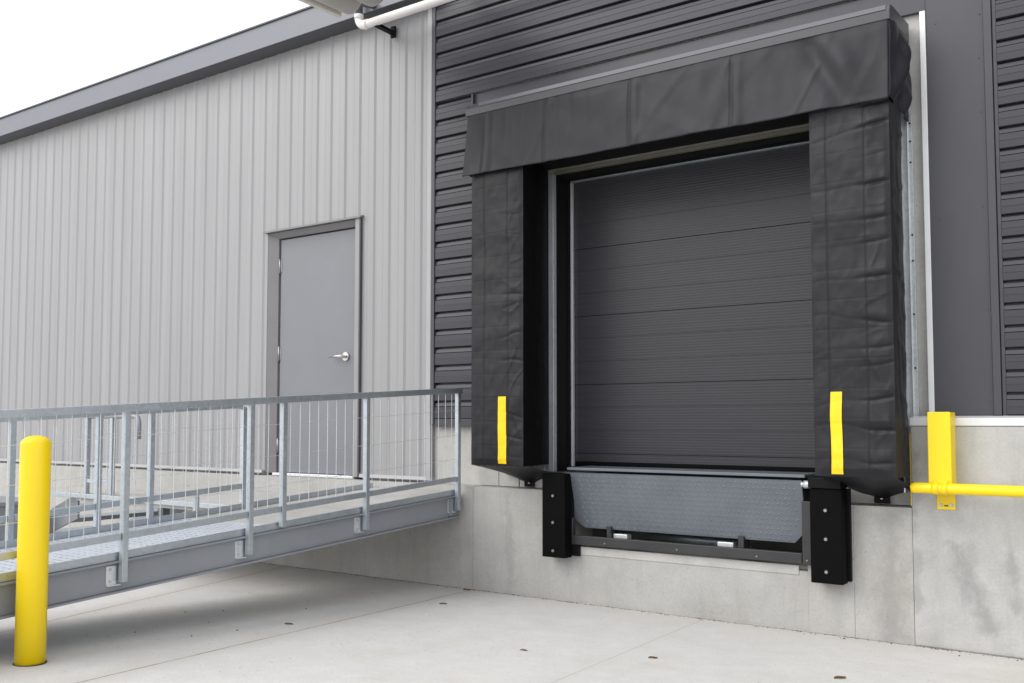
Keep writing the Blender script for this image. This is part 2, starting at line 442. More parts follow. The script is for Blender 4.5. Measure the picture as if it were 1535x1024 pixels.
body.box(X_L, -5.541, 6.88, 16, .8, 5.2)
body.build('inner_core', 'frame_dark', wh)

# eaves: fascia, soffit, drip edge, roof
YE = 6.395
MB().box(X_L, X_C - .025, YE, YE + .012, 5.218, 5.452).build('fascia', 'fascia', wh, bevel=.003)
MB().box(X_L, X_C - .025, YE + .014, YW + .02, 5.214, 5.226).build('soffit', 'soffit', wh)
de = MB(); de.prism([(X_L, YE - .018, 5.453), (X_L, YE - .018, 5.468), (X_L, YE + .06, 5.476), (X_L, YE + .06, 5.453)], (X_C - .025 - X_L, 0, 0))
de.build('drip_edge', 'soffit', wh)
MB().box(X_L, X_C - .025, YE + .062, 16, 5.456, 5.49).build('roof', 'soffit', wh)

# personnel door, a part of the building with its own sub-parts
LX0, LX1, LZ0, LZ1 = -7.655, -6.545, .895, 3.275
leaf = MB().box(LX0, LX1, 6.672, 6.72, LZ0, LZ1).build('personnel_door', 'door_grey', wh, bevel=.003)
leaf['label'] = 'plain grey steel personnel door with lever handle'
jf = MB()   # splayed left jamb, header, flat right casing
jf.hexa([(-7.772, 6.60, .885), (-7.668, 6.655, .885), (-7.668, 6.72, .885), (-7.772, 6.72, .885), (-7.772, 6.60, 3.34), (-7.668, 6.655, 3.29), (-7.668, 6.72, 3.29), (-7.772, 6.72, 3.34)])
jf.build('door_jamb', 'reveal', leaf, bevel=.002)
jh = MB().hexa([(-7.666, 6.655, 3.288), (-6.53, 6.655, 3.288), (-6.53, 6.72, 3.288), (-7.666, 6.72, 3.288), (-7.772, 6.60, 3.34), (-6.53, 6.60, 3.34), (-6.53, 6.72, 3.34), (-7.772, 6.72, 3.34)])
jh.build('door_header', 'reveal', leaf)
cs = MB(); cs.box(-6.532, -6.50, 6.625, 6.72, .885, 3.34); cs.box(-6.498, -6.445, 6.572, 6.70, .885, 3.36)
cs.build('door_casing', 'frame_grey', leaf, bevel=.003)
MB().box(-6.443, -6.428, 6.570, 6.60, .885, 3.36).build('door_seal', 'soffit', leaf)
dcp = MB().prism([(-7.80, YW - .004, 3.372), (-7.80, YW - .05, 3.350), (-7.80, YW - .05, 3.342), (-7.80, YW - .004, 3.346)], (1.385, 0, 0))
dcp.build('drip_cap', 'reveal', leaf)
MB().box(-7.666, -6.534, 6.60, 6.70, .863, .889).build('threshold', 'alu', leaf, bevel=.003)
for hz in (3.005, 2.10, 1.16):
    h = MB(); h.tube([(LX0 - .006, 6.664, hz - .075), (LX0 - .006, 6.664, hz + .075)], .010, 10); h.box(LX0 + .005, LX0 + .02, 6.668, 6.6725, hz - .06, hz + .06)
    h.build('hinge', 'hinge', leaf)
hd = MB(); hx, hz = -6.70, 2.035
hd.tube([(hx, 6.672, hz), (hx, 6.655, hz)], .042, 20); hd.tube([(hx, 6.655, hz), (hx, 6.605, hz)], .014, 12)
hd.tube([(hx + .012, 6.607, hz), (hx - .04, 6.604, hz), (hx - .175, 6.610, hz + .004)], [.015, .0145, .013], 10)
hd.tube([(hx, 6.605, hz), (hx, 6.598, hz)], .016, 12)
hd.build('door_handle', 'steel', leaf)

# overhead dock door
DY = 6.83
od = MB()
zt, P = 3.42, .563
seams = [1.145, 1.709, 2.275, 2.838, 3.45]
zprev = 1.075
for zs in seams:
    nsub = 3 if zs - zprev > .3 else 1
    z0 = zprev
    for k in range(nsub):
        z1 = zprev + (zs - zprev) * (k + 1) / nsub
        gap = .0035 if k == nsub - 1 else .0012
        od.box(OX0 + .035, OX1 - .035, DY, DY + .003, z0 + gap, z1 - gap)
        z0 = z1
    od.box(OX0 + .035, OX1 - .035, DY + .0035, DY + .05, zprev + .0035, zs - .0035)
    zprev = zs
door = od.build('overhead_door', 'ohdoor', wh, bevel=.0006)
door['label'] = 'closed dark grey sectional dock door'
MB().box(OX0 + .06, OX1 - .06, DY + .012, DY + .04, 1.03, 3.46).build('door_core', 'black', door)
MB().box(OX0 + .03, OX1 - .03, DY - .008, DY + .05, 1.036, 1.078).build('bottom_seal', 'rubber', door, bevel=.006)
for a in (OX0 + .028, ):
    MB().box(a, a + .02, DY - .035, DY - .006, 1.036, 3.40).build('edge_seal', 'alu', door, bevel=.002)
MB().box(OX1 - .05, OX1 - .03, DY - .035, DY - .006, 1.036, 3.40).build('edge_seal', 'alu', door, bevel=.002)
MB().box(OX0 + .03, OX1 - .03, DY - .036, DY - .006, 3.402, 3.414).build('head_seal', 'galv', door)
jb = MB()
jb.box(OX0 - .026, OX0, 6.63, 6.90, 1.0, 3.43); jb.box(OX0, OX0 + .027, 6.80, 6.90, 1.0, 3.43)
jb.box(OX1, OX1 + .026, 6.63, 6.90, 1.0, 3.43); jb.box(OX1 - .027, OX1, 6.80, 6.90, 1.0, 3.43)
jb.box(OX0 - .026, OX1 + .026, 6.63, 6.90, 3.432, 3.458); jb.box(OX0, OX1, 6.80, 6.90, 3.416, 3.431)
jb.build('door_frame', 'door_black', wh)
gs = MB(); gs.box(OX0 - .058, OX0 - .012, 6.592, 6.628, 1.0, 3.44); gs.box(OX0 - .013, OX0 - .004, 6.58, 6.629, 1.0, 3.44)
gs.build('jamb_flashing', 'galv_light', wh, bevel=.002)
MB().box(OX0 + .006, OX1 + .03, 6.592, 6.628, 3.436, 3.462).build('head_flashing', 'olive', wh)

# ------------------------------------------------------------------ dock shelter
sh = thing('dock_shelter', 'black vinyl dock shelter with curtained head and two padded sides round the dock door', 'dock shelter', (-3.13, 6.6, 1.0))
YP = 6.12
def pad(x0, x1, seam_us, seed, pucker, tabx, outer):
    z0, z1 = 1.06, 3.62
    cre = [(1.15 + .187 * k + random.uniform(-.06, .06), random.uniform(.15, 1.3), random.uniform(-.08, .08)) for k in range(13)]
    def front(u, v):
        z = z0 + (z1 - z0) * v; x = x0 + (x1 - x0) * u
        d = .013 * nz(x * 2.2 + seed, z * 1.3, 1) + .010 * nz(x * 2.5 + seed, z * 5, 3) + .004 * nz(x * 8 + seed, z * 6, 7) + .0025 * nz(x * 20, z * 13 + seed, 5)
        ow = .22 + .78 * max(0, min(1, (u - .6) / .2))
        d += .006 * ow * max(0, 1 - 4.5 * abs(nz(x * 3.1 + seed, z * 2.7 + 1.5 * x, 11))) + .004 * ow * max(0, 1 - 5 * abs(nz(x * 6 + seed, z * 5 - 2 * x, 17)))
        zf = (z + .03 * seed) % .187
        d -= .0011 * gauss(min(zf, .187 - zf), .005)
        d += .012 * math.sin(math.pi * u) ** .6
        for (zc, a, t) in cre:
            w = pucker[0] + (pucker[1] - pucker[0]) * max(0, min(1, (u - .55) / .25))
            d -= .010 * a * w * gauss(z - zc - t * (u - .5) - .03 * nz(x * 5, zc, seed), .012)
            d += .007 * a * w * gauss(z - zc - t * (u - .5) - .04, .035)
        for su in seam_us: d -= .008 * gauss(u - su, .010)
        d *= min(1, u * 14 + .15) * min(1, (1 - u) * 14 + .15)
        if v < .02: d *= v / .02
        return (x, YP - d, z)
    mb = MB(); mb.grid(64, 420, front)
    def side(xs, sgn, taper):
        def fn(u, v):
            z = z0 + (z1 - z0) * v; y = YP + (6.598 - YP) * u
            e = math.sin(math.pi * min(1, u * 1.02))
            d = e * (.022 + .020 * nz(u * 4 + seed, z * 2.2, 9) + .015 * nz(u * 7, z * 7 + u * 9, seed))
            for k, (zc, a, t) in enumerate(cre):
                d += e * .014 * a * gauss(z - zc - (.16 if k % 2 else -.16) * (u - .5), .022)
            zz = z
            return (xs + taper * u * u + sgn * d * (.55 if outer == sgn else .2), y, zz)
        return fn
    inner = MB()
    (mb if outer < 0 else inner).grid(26, 200, side(x0, -1, 0 if outer < 0 else .07))
    (mb if outer > 0 else inner).grid(26, 200, side(x1, 1, -.08 if outer < 0 else -.045))
    tu = (tabx - x0) / (x1 - x0)
    def under(u, v):
        x = x0 + (x1 - x0) * u
        drop = .15 * max(0, 1 - abs(u - tu) / (.9 if u < tu else .8)) + .02
        z = z0 - drop * v ** 1.1 + .012 * nz(x * 9, v * 4, seed) * v
        return (x, YP + (6.598 - YP) * v, z)
    mb.grid(24, 14, under)
    o = mb.build('side_pad', 'fabric', sh, weld=True)
    inner.build('shaded_inner_side', 'fabric_shaded', o)  # inner faces of the pad, shade painted in with the darkened vinyl
    t = MB().box(tabx - .05, tabx + .05, 6.590, 6.5975, .868, .955); tb_ = t.build('mounting_tab', 'black', o)
    MB().tube([(tabx, 6.5895, .905), (tabx, 6.582, .905)], .010, 8).build('anchor_bolt', 'steel', sh)
    return o, front
pl, fl = pad(-4.74, -4.235, (.27, .73), 3.1, (.06, .50), -4.50, -1)
pr_, fr = pad(-1.985, -1.49, (.22, .70), 8.7, (.16, 1.25), -1.70, 1)
def stripe(fn, u0, u1, z0, z1, x0, x1, pad_o):
    mb = MB()
    def q(u, v):
        p = fn(u0 + (u1 - u0) * u + .004 * math.sin(v * 7), ((z0 + (z1 - z0) * v) - 1.06) / (3.62 - 1.06))
        return (p[0], p[1] - .006, p[2])
    mb.grid(6, 60, q)
    return mb.build('warning_stripe', 'stripe', pad_o)
stripe(fl, .545, .695, 1.075, 1.60, -4.74, -4.235, pl)
stripe(fr, .215, .365, 1.075, 1.59, -1.985, -1.49, pr_)
# shade inside the opening is put into the colour of the pads' inner faces
for a, b in ((-4.232, -4.20),):
    pass
# head curtain
cx0, cx1 = -4.765, -1.478
vs = [-4.60, -4.02, -3.28, -2.50]
def head(u, v):
    x = cx0 + (cx1 - cx0) * u; z = 3.905 - (3.905 - 3.385) * v
    if u < .02: x -= .025 * v * (1 - u / .02)
    low = v ** 1.3
    d = .018 * nz(x * 1.1, z * .8, 2) * low + .020 * nz(x * 3.1, z * .7, 6) * (.25 + low) * .7 + .006 * nz(x * 9, z * 5, 4)
    d += .03 * low
    d += .006 * max(0, 1 - 5 * abs(nz(x * 1.7 + z, z * 1.2, 21))) + .004 * max(0, 1 - 6 * abs(nz(x * 3.3 - z * 2, z, 31)))
    d += .022 * gauss(x + 1.85 - .22 * v, .09) * math.sin(math.pi * min(1, v * 1.1)) - .016 * gauss(x + 2.02 - .28 * v, .07)
    d += .016 * gauss(x + 3.05 + .1 * v, .12) * v - .010 * gauss(x + 2.86, .06) * v
    for s in vs: d -= .010 * gauss(x - s, .008) - .006 * gauss(x - s - .05, .03)
    for k in range(9): d -= .006 * gauss(x + 4.62 - .12 * k - .02 * math.sin(k * 5), .02) * (1 - v) ** 2
    d *= min(1, v * 7 + .02); d = max(d, -.012)
    z2 = z + .012 * nz(x * 2, 3, 1) * v
    return (x, 6.105 - d, z2)
hc = MB(); hc.grid(330, 44, head)
def head_side(sgn, xx):
    def fn(u, v):
        y = 6.105 + (6.57 - 6.105) * u; z = 3.90 - .50 * v - .04 * u * v
        e = math.sin(math.pi * min(1, u)) ** .8
        d = e * (.05 + .035 * nz(u * 5, z * 5, 4) + .03 * math.sin((u * 1.5 + v) * 7)) * (.3 + .7 * math.sin(math.pi * min(1, v * .95)))
        d -= .05 * max(0, v - .8) * 3 * e
        return (xx + sgn * d, y - (.03 * v ** 1.3 if u == 0 else 0), z)
    return fn
hc.grid(24, 30, head_side(1, cx1)); hc.grid(16, 20, head_side(-1, cx0))
head_o = hc.build('head_curtain', 'fabric_sky_lit', sh, solid=.003)
cap = MB()
pr2 = [(6.095, 3.888), (6.095, 3.945), (6.112, 3.985), (6.14, 3.992), (6.586, 4.02), (6.586, 3.888)]
cap.prism([(-4.79, y, z) for y, z in pr2], (3.325, 0, 0))
cap_o = cap.build('head_cap', 'cap', sh, bevel=.004)
tb = MB().prism([(-4.66, 6.0945, 3.949), (-4.66, 6.1095, 3.9835), (-4.66, 6.107, 3.9845), (-4.66, 6.092, 3.950)], (3.17, 0, 0))
tb.build('cap_edge_highlight', plain('sky_lit_cap_edge', (.105, .105, .118), .45, 0, .05, 3), cap_o)  # thin paler sheet, skylight on the cap's sloped edge painted in
MB().box(-4.75, -1.50, 6.16, 6.58, 3.475, 3.884).build('head_shade_backing', 'door_black', sh)  # black box added to darken the underside behind the head curtain
# galvanised side angle on the right, with screws
ga = MB(); ga.box(-1.540, -1.531, 6.50, 6.618, .95, 3.80); ga.box(-1.530, -1.493, 6.600, 6.618, 1.0, 3.42); ga.box(-1.530, -1.486, 6.596, 6.618, 3.42, 3.87); ga.box(-1.494, -1.489, 6.585, 6.618, 1.44, 3.419); ga.box(-1.490, -1.463, 6.602, 6.618, 1.44, 3.419)
gao = ga.build('side_angle', 'galv_light', sh, bevel=.0015)
for z in (3.85, 3.8, 3.36, 3.24, 3.10, 2.62, 2.45, 2.1, 1.75): MB().tube([(-1.476, 6.603, z), (-1.476, 6.594, z)], .006, 8).build('screw', 'black', gao)

# ------------------------------------------------------------------ dock leveler
lv = thing('dock_leveler', 'dock leveler with blue-grey tread plate lip hanging below the dark dock door', 'dock leveler', (-3.13, YF, .44))
dk = MB().box(-4.04, -2.16, 6.44, 6.79, 1.026, 1.046)
dk.build('deck_plate', 'lip', lv, bevel=.002)
TL, TR = Vector((-4.045, 6.415, 1.005)), Vector((-2.175, 6.415, 1.005))
def lp(a, b):   # a along X metres from left top, b metres down the lip
    return Vector((-4.045 + a, 6.415 + b * .255, 1.005 - b * .967))
W = 1.87
out = [lp(0, 0), lp(W, 0), lp(W - .005, .355), lp(W - .088, .443), lp(.115, .443), lp(.01, .37)]
nrm = Vector((0, -.967, -.255))
lip = MB().prism(out, tuple(-nrm * .016))
rows = 12; cols = 50
for r in range(rows):
    for c in range(cols):
        a = .035 + (W - .07) * (c + (.5 if r % 2 else 0)) / cols; b = .025 + .40 * r / (rows - 1)
        if a > W - .03 or (b > .35 and (a < .12 or a > W - .09)): continue
        ctr = lp(a, b); ang = R(45) if (r + c) % 2 else R(-45)
        ux = Vector((1, 0, 0)); uz = Vector((0, .255, -.967))
        e1 = ux * math.cos(ang) + uz * math.sin(ang); e2 = -ux * math.sin(ang) + uz * math.cos(ang)
        p = [ctr + e1 * .016, ctr + e2 * .006, ctr - e1 * .016, ctr - e2 * .006]
        top = ctr + nrm * .0035
        i = len(lip.v); lip.v += [tuple(q) for q in p] + [tuple(top)]
        for k in range(4): lip.f.append((i + k, i + (k + 1) % 4, i + 4)); lip.sm.append(False)
lip_o = lip.build('hanging_lip', 'lip', lv)
MB().tube([(-4.05, 6.452, .996), (-2.165, 6.452, .996)], .014, 10).build('lip_hinge', 'door_black', lip_o)
fm = MB(); fm.box(-4.062, -3.985, 6.435, YF + .002, .452, .655); fm.box(-3.983, -2.185, 6.432, YF + .002, .452, .522); fm.box(-2.183, -2.118, 6.435, YF + .002, .448, .87)
fmo = fm.build('pit_frame', 'frame_dark', lv, bevel=.004)
for bx in (-4.02, -3.70, -3.1, -2.5, -2.15): MB().tube([(bx, 6.434, .478), (bx, 6.428, .478)], .006, 8).build('frame_bolt', 'hinge', fmo)
for bx in (-3.62, -2.77):
    MB().box(bx - .06, bx + .06, 6.53, 6.60, .46, .545).build('lip_keeper', 'alu', lv, bevel=.004)
MB().box(-3.72, -3.685, 6.50, 6.62, .45, .60).build('keeper_bracket', 'frame_dark', lv)
MB().box(-2.66, -2.62, 6.50, 6.62, .45, .60).build('keeper_bracket', 'frame_dark', lv)
MB().tube([(-3.55, 6.9, .50), (-2.8, 6.85, .50)], .03, 10).build('lift_arm', 'galv', lv); MB().tube([(-3.1, 6.9, .46), (-2.66, 6.7, .50)], .018, 8).build('lift_strut', 'galv', lv)
MB().box(-3.9, -2.3, 6.72, 6.80, .85, 1.01).build('deck_beam', 'frame_dark', lv)

# ------------------------------------------------------------------ bumpers
def bumper(x0, x1, ztop, bolts, label, right):
    t = thing('dock_bumper', label, 'dock bumper', ((x0 + x1) / 2, YF, .34), 'rubber dock bumpers')
    b = MB().box(x0, x1, 6.335, 6.44, .352, ztop); b.build('rubber_block', 'rubber', t, bevel=.006)
    bpm = MB().box(x0 - (.0 if not right else .02), x1 + (.02 if right else .0), 6.442, YF - .003, .362, ztop)
    if not right: bpm.box(x1 + .0005, x1 + .06, 6.442, YF - .0035, .362, .4505)
    bpm.build('back_plate', 'black', t, bevel=.003)
    for bz in bolts:
        q = MB(); q.tube([((x0 + x1) / 2, 6.334, bz), ((x0 + x1) / 2, 6.330, bz)], .019, 16); q.build('bolt_recess', 'black', t)
        q = MB(); q.tube([((x0 + x1) / 2, 6.331, bz), ((x0 + x1) / 2, 6.322, bz)], .011, 6); q.build('bolt', 'hinge', t)
    return t
bl = bumper(-4.205, -3.995, 1.0, (.828, .622, .405), 'tall black rubber bumper left of the leveler lip', False)
br = bumper(-2.095, -1.885, .965, (.826, .640, .429), 'tall black rubber bumper right of the leveler lip', True)
tp = MB().box(-2.10, -1.888, 6.32, YF - .003, .968, 1.035); tp.build('top_bracket', 'black', br, bevel=.004)
tbm = MB(); tbm.tube([(-2.15, 6.40, .985), (-2.10, 6.40, .985)], .026, 12); tbm.tube([(-2.17, 6.40, .985), (-2.15, 6.40, .985)], .017, 12)
tbm.build('hinge_pin', 'galv_light', br)

# ------------------------------------------------------------------ yellow barrier
yb = thing('dock_barrier', 'yellow dock barrier bracket bolted on the right concrete block, with a long yellow rail', 'barrier', (-1.29, YF, .85))
chn = MB()
chn.box(-1.353, -1.221, 6.320, 6.330, .975, 1.462)
chn.box(-1.353, -1.343, 6.332, YF - .008, .975, 1.46); chn.box(-1.231, -1.221, 6.332, YF - .008, .975, 1.46)
chn.build('channel_post', 'yellow', yb, bevel=.004)
MB().box(-1.337, -1.231, 6.462, YF - .0075, .858, 1.0).build('foot_plate', 'yellow', yb, bevel=.002)
for a in (-1.315, -1.253): MB().tube([(a, 6.463, .885), (a, 6.452, .885)], .011, 6).build('anchor_bolt', 'galv', yb)
for a in (-1.29, -1.278): MB().tube([(a, 6.463, .882), (a, 6.458, .882)], .005, 6).build('anchor_hole', 'black', yb)
rl = MB(); rl.tube([(-1.448, 6.285, .992), (-1.44, 6.285, .994), (-1.42, 6.285, .998), (2.6, 6.285, .998)], [.022, .030, .033, .033], 18)
rl.build('barrier_rail', 'yellow', yb)
for a, b in ((-1.325, -1.285), (-1.27, -1.235)): MB().tube([(a, 6.285, .998), (b, 6.285, .998)], .0365, 18).build('rail_clamp', 'yellow', yb)
MB().box(-1.32, -1.24, 6.29, 6.319, .96, 1.04).build('rail_seat', 'yellow', yb, bevel=.003)
MB().box(2.4, 2.53, 6.32, YF - .008, .86, 1.46).build('end_post', 'yellow', yb, bevel=.004)
ch = MB(); ch.box(-1.494, -1.4895, YF - .0, YF + .022, .87, 1.33)
tag(ch.build('yellow_edge_tape', 'stripe'), 'thin yellow strip on the left edge of the taller concrete block', 'edge strip')

# ------------------------------------------------------------------ bollard
BX, BY = -5.005, 2.71
bo = MB(); zb = gz(BY); r = .0755; H = 1.33
pts = [(BX, BY, zb - .02), (BX, BY, zb + .5), (BX, BY, H - .045)]; rr = [r, r, r]
for k in range(1, 8):
    a = R(90) * k / 7
    pts.append((BX, BY, H - .045 + .045 * math.sin(a))); rr.append(max(.002, r * math.cos(a)))
bo.tube(pts, rr, 48)
bt_ = thing('bollard', 'yellow steel bollard with a domed top, standing in front of the ramp', 'bollard', (BX, BY, zb))
bo.build('post', 'yellow', bt_)
bc = MB(); bc.tube([(BX, BY, zb + .001), (BX, BY, zb + .006)], r + .006, 40); bc.build('base_sealant', 'twig', bt_)

# ------------------------------------------------------------------ access ramp
XN, XFR = -5.13, -6.12
def s(y): return .059 * (y - 6.4)
Y0, Y1 = -2.0, 6.44
rp = thing('access_ramp', 'galvanised steel access ramp with mesh guard rails rising to the landing by the grey door', 'ramp', (-5.6, 2.3, 0))
def long_bar(mb, x, z, w, h, y0=Y0, y1=Y1): return mb.bar((x, y0, z + s(y0)), (x, y1, z + s(y1)), w, h)
# side beams as channels (web + flanges)
for x, sg in ((XN, 1), (XFR, -1)):
    m = MB(); long_bar(m, x - sg * .012, .69, .010, .160); long_bar(m, x + sg * .008 - sg * .012, .777, .05, .012); long_bar(m, x + sg * .008 - sg * .012, .603, .05, .012)
    m.bar((x, Y1 - .12, .62 + s(Y1 - .12)), (x, Y1 - .12, .768 + s(Y1 - .12)), .05, .012, up=(0, 1, 0))
    m.build('side_beam', 'beam', rp, bevel=.002)
    m = MB(); long_bar(m, x - sg * .005, .809 if sg > 0 else .82, .008, .046 if sg > 0 else .06); m.build('toe_plate', 'galv', rp, bevel=.0015)
# deck planks of the ramp (solid tread plate), slab at the top
YG = 4.47
nb = 7; span = (YG - Y0) / nb
for k in range(nb):
    m = MB(); a, b = Y0 + span * k + .004, Y0 + span * (k + 1) - .004
    m.bar((-5.625, a, .795 + s(a)), (-5.625, b, .795 + s(b)), .955, .022)
    n = int((b - a) / .055)
    for i in range(n):
        yy = a + .03 + i * .055
        for j in range(15):
            xx = -6.06 + j * .062 + (.03 if i % 2 else 0)
            zz = .8065 + s(yy)
            m.quad((xx, yy, zz), (xx + .026, yy + .006, zz + .003), (xx + .03, yy + .016, zz + .003), (xx + .004, yy + .012, zz))
    m.build('deck_plank', 'deckplate', rp)
m = MB(); m.bar((-5.625, YG + .004, .768 + s(YG)), (-5.625, YF - .006, .768 + s(YF)), .955, .075); m.build('deck_slab', 'slab', rp, bevel=.004)
for yy in (-.5, 1.0, 2.5, 4.0, 5.5):
    MB().bar((XFR + .03, yy, .66 + s(yy)), (XN - .03, yy, .66 + s(yy)), .06, .09).build('cross_beam', 'beam', rp)
for x in (XN - .04, XFR + .04):
    for yy in (-1.2,):
        MB().box(x - .03, x + .03, yy - .03, yy + .03, gz(yy) - .02, .59 + s(yy)).build('support_leg', 'beam', rp) if yy < 1 else None

def post(x, y, z0, z1, w=.038, name='rail_post', mat='galv'):
    return MB().box(x - w / 2, x + w / 2, y - w / 2, y + w / 2, z0 + s(y), z1 + s(y)).build(name, mat, rp, bevel=.003)
XP = XN + .034
def bracket(x, y, par):
    m = MB(); m.box(x - .042, x - .034, y - .085, y - .022, .645 + s(y), .755 + s(y)); m.box(x - .042, x - .021, y - .085, y + .0, .640 + s(y), .648 + s(y))
    m.build('post_bracket', 'galv_light', par, bevel=.0015)
    for dz in (.668, .735): MB().tube([(x - .035, y - .062, dz + s(y)), (x - .024, y - .062, dz + s(y))], .008, 6).build('bracket_bolt', 'steel', par)
near_posts = [(-1.0, 1), (.45, 1), (1.85, 1), (3.295, 1), (4.205, 1), (5.295, 1), (6.395, 1)]
for y, br_ in near_posts:
    p = post(XP, y, .66, 1.655); bracket(XP, y, p)
    if y > 6.3:
        pass
post(XP, 4.485, .80, 1.655)
m = MB(); long_bar(m, XP, 1.667, .05, .045, -1.03, 6.43); m.build('top_rail', 'galv', rp, bevel=.003)
m = MB()
ysn = [-1.0, .45, 1.85, 3.295, 4.205, 4.485, 5.295, 6.395]
for a, b in zip(ysn, ysn[1:]): long_bar(m, XP - .005, .925, .03, .040, a + .0225, b - .0225)
m.build('bottom_rail', 'galv', rp, bevel=.002)
def mesh_panel(x, a, b, zlo, zhi, hz, pitch=.087, rr=.0024):
    m = MB(); y = a + .05
    k = 0
    while y < b - .03:
        jx = x + random.uniform(-.0015, .0015)
        m.tube([(jx, y + random.uniform(-.003, .003), zlo + s(y)), (jx, y + random.uniform(-.003, .003), zhi + s(y))], rr, 6, cap=False)
        y += pitch; k += 1
    for z in hz: m.tube([(x + .005, a, z + s(a)), (x + .005, b, z + s(b))], rr * .6, 6, cap=False)
    return m.build('wire_mesh', 'galv_light', rp)
for a, b in zip(ysn, ysn[1:]):
    mesh_panel(XP - .008, a + .02, b - .02, .94, 1.648, (1.50, 1.29, 1.09))
# far guard rail
fy = [-1.0, .45, 1.85, 3.16, 3.755, 4.16, 4.98]
XQ = XFR - .034 + .03
for y in fy:
    p = post(XQ, y, .78 if y > 4.5 else .70, 1.60); 
m = MB(); long_bar(m, XQ, 1.615, .045, .040, -1.03, 4.90)
m.tube([(XQ, 4.88, 1.612 + s(4.88)), (XQ, 4.95, 1.608 + s(4.95)), (XQ, 4.995, 1.58 + s(5)), (XQ, 5.012, 1.53 + s(5)), (XQ, 5.012, .80 + s(5))], .019, 10)
m.build('top_rail', 'galv', rp, bevel=.002)
m = MB()
for a, b in zip(fy, fy[1:]): long_bar(m, XQ, .985, .03, .040, a + .0225, b - .0225)
m.build('bottom_rail', 'galv', rp, bevel=.002)
for a, b in zip(fy, fy[1:]):
    mesh_panel(XQ, a + .02, b - .02, 1.0, 1.60, (1.47, 1.30, 1.14), pitch=.10, rr=.0019)
post(XQ, 4.55, .84, .97, .035, 'rail_stub')

# ------------------------------------------------------------------ landing and stair beyond the ramp
ld = thing('landing', 'concrete landing slab in front of the grey door, edged with a steel channel', 'landing', (-7.3, 5.7, 0))
MB().box(-8.55, -6.165, 5.02, YF - .004, .67, .735).build('slab', 'slab', ld, bevel=.005)
MB().box(-8.98, -6.165, 4.985, 5.015, .70, .742).build('edge_channel', 'galv', ld, bevel=.003)
for x, y in ((-8.45, 5.9), ): MB().box(x - .04, x + .04, y - .04, y + .04, gz(y) - .02, .669).build('support_leg', 'beam', ld)
gr = thing('landing_guard', 'short grey guard rail with a turned-down end at the landing edge', 'guard rail', (-8.0, 5.0, .735))
m = MB(); m.tube([(-8.45, 5.05, 1.452), (-7.68, 5.05, 1.452), (-7.64, 5.05, 1.44), (-7.622, 5.05, 1.40), (-7.62, 5.05, 1.25)], .021, 12); m.build('top_rail', 'beam', gr)
for x in (-8.42, -8.02): MB().box(x - .02, x + .02, 5.03, 5.07, .736, 1.435).build('rail_post', 'galv', gr, bevel=.003)
MB().bar((-8.40, 5.05, .86), (-8.04, 5.05, .86), .03, .036).build('bottom_rail', 'galv', gr)
m = MB()
for k in range(4): m.tube([(-8.34 + .08 * k, 5.05, .87), (-8.34 + .08 * k, 5.05, 1.44)], .0032, 6, cap=False)
m.build('wire_mesh', 'galv_light', gr)
st = thing('steel_stair', 'galvanised steel stair going down from the far end of the landing', 'stair', (-9.3, 5.6, 0))
for yy in (5.05, 6.25):
    MB().prism([(-8.56, yy, .74), (-8.56, yy, .50), (-9.9, yy, -.02 + gz(yy)), (-10.15, yy, gz(yy)), (-10.15, yy, .08 + gz(yy))], (0, .02, 0)).build('stringer', 'beam', st)
for k in range(4):
    xx = -8.75 - .32 * k; zz = .60 - .155 * k
    MB().box(xx - .15, xx + .13, 5.072, 6.248, zz - .02, zz + .02).build('tread', 'galv', st)
gb = MB(); gb.box(-9.75, -9.05, 4.55, 4.95, gz(4.7) - .01, .62); gb.box(-9.78, -9.02, 4.52, 4.98, .622, .66)
gbo = thing('utility_box', 'low grey steel box beyond the ramp at the left edge', 'utility box', (-9.4, 4.75, gz(4.75)))
gb.build('cabinet', 'beam', gbo, bevel=.006)

# ------------------------------------------------------------------ canopy, pipe
cn = thing('canopy', 'cream corrugated canopy sheet jutting out above the grey wall', 'canopy', (-5.5, 6.0, 5.05))
m = MB(); n0 = 12
cxs = []
xx = -6.14
widths = (.27, .31, .31, .31)
for w in widths:
    for k in range(n0): cxs.append((xx + w * k / n0, -.085 * math.sin(math.pi * k / n0) ** .7))
    xx += w
cxs.append((xx, 0))
for (a, b), (c, d) in zip(cxs, cxs[1:]):
    m.quad((a, 6.0, 5.10 + b), (c, 6.0, 5.10 + d), (c, 3.4, 5.03 + d), (a, 3.4, 5.03 + b), True)
    m.quad((a, 6.0, 5.125), (c, 6.0, 5.125), (c, 6.0, 5.10 + d), (a, 6.0, 5.10 + b), False)
m.quad((-6.14, 6.0, 5.125), (xx, 6.0, 5.125), (xx, 3.4, 5.055), (-6.14, 3.4, 5.055))
m.build('corrugated_sheet', 'cream', cn, weld=True)
m = MB(); m.bar((-6.165, 3.4, 5.015), (-6.165, 6.02, 5.085), .05, .11); m.build('edge_rail', 'cream', cn, bevel=.012)
for xa in (-6.1, -5.2): MB().bar((xa, 5.9, 5.15), (xa, 6.394, 5.26), .05, .05).build('wall_arm', 'soffit', cn)
pp_ = thing('drain_pipe', 'white plastic pipe with an elbow running under the eaves beside the canopy', 'pipe', (-5.5, 6.25, 5.0))
m = MB(); zc = 5.069; xe = -6.234; yp = 6.33
arc = [(xe + .075 - .075 * math.sin(R(a)), yp, zc + .075 - .075 * math.cos(R(a))) for a in range(0, 91, 15)]
m.tube(list(reversed(arc)) + [(xe + .3, yp, zc), (-2.6, yp, zc)], .040, 20)
m.build('pipe_run', 'pvc', pp_)
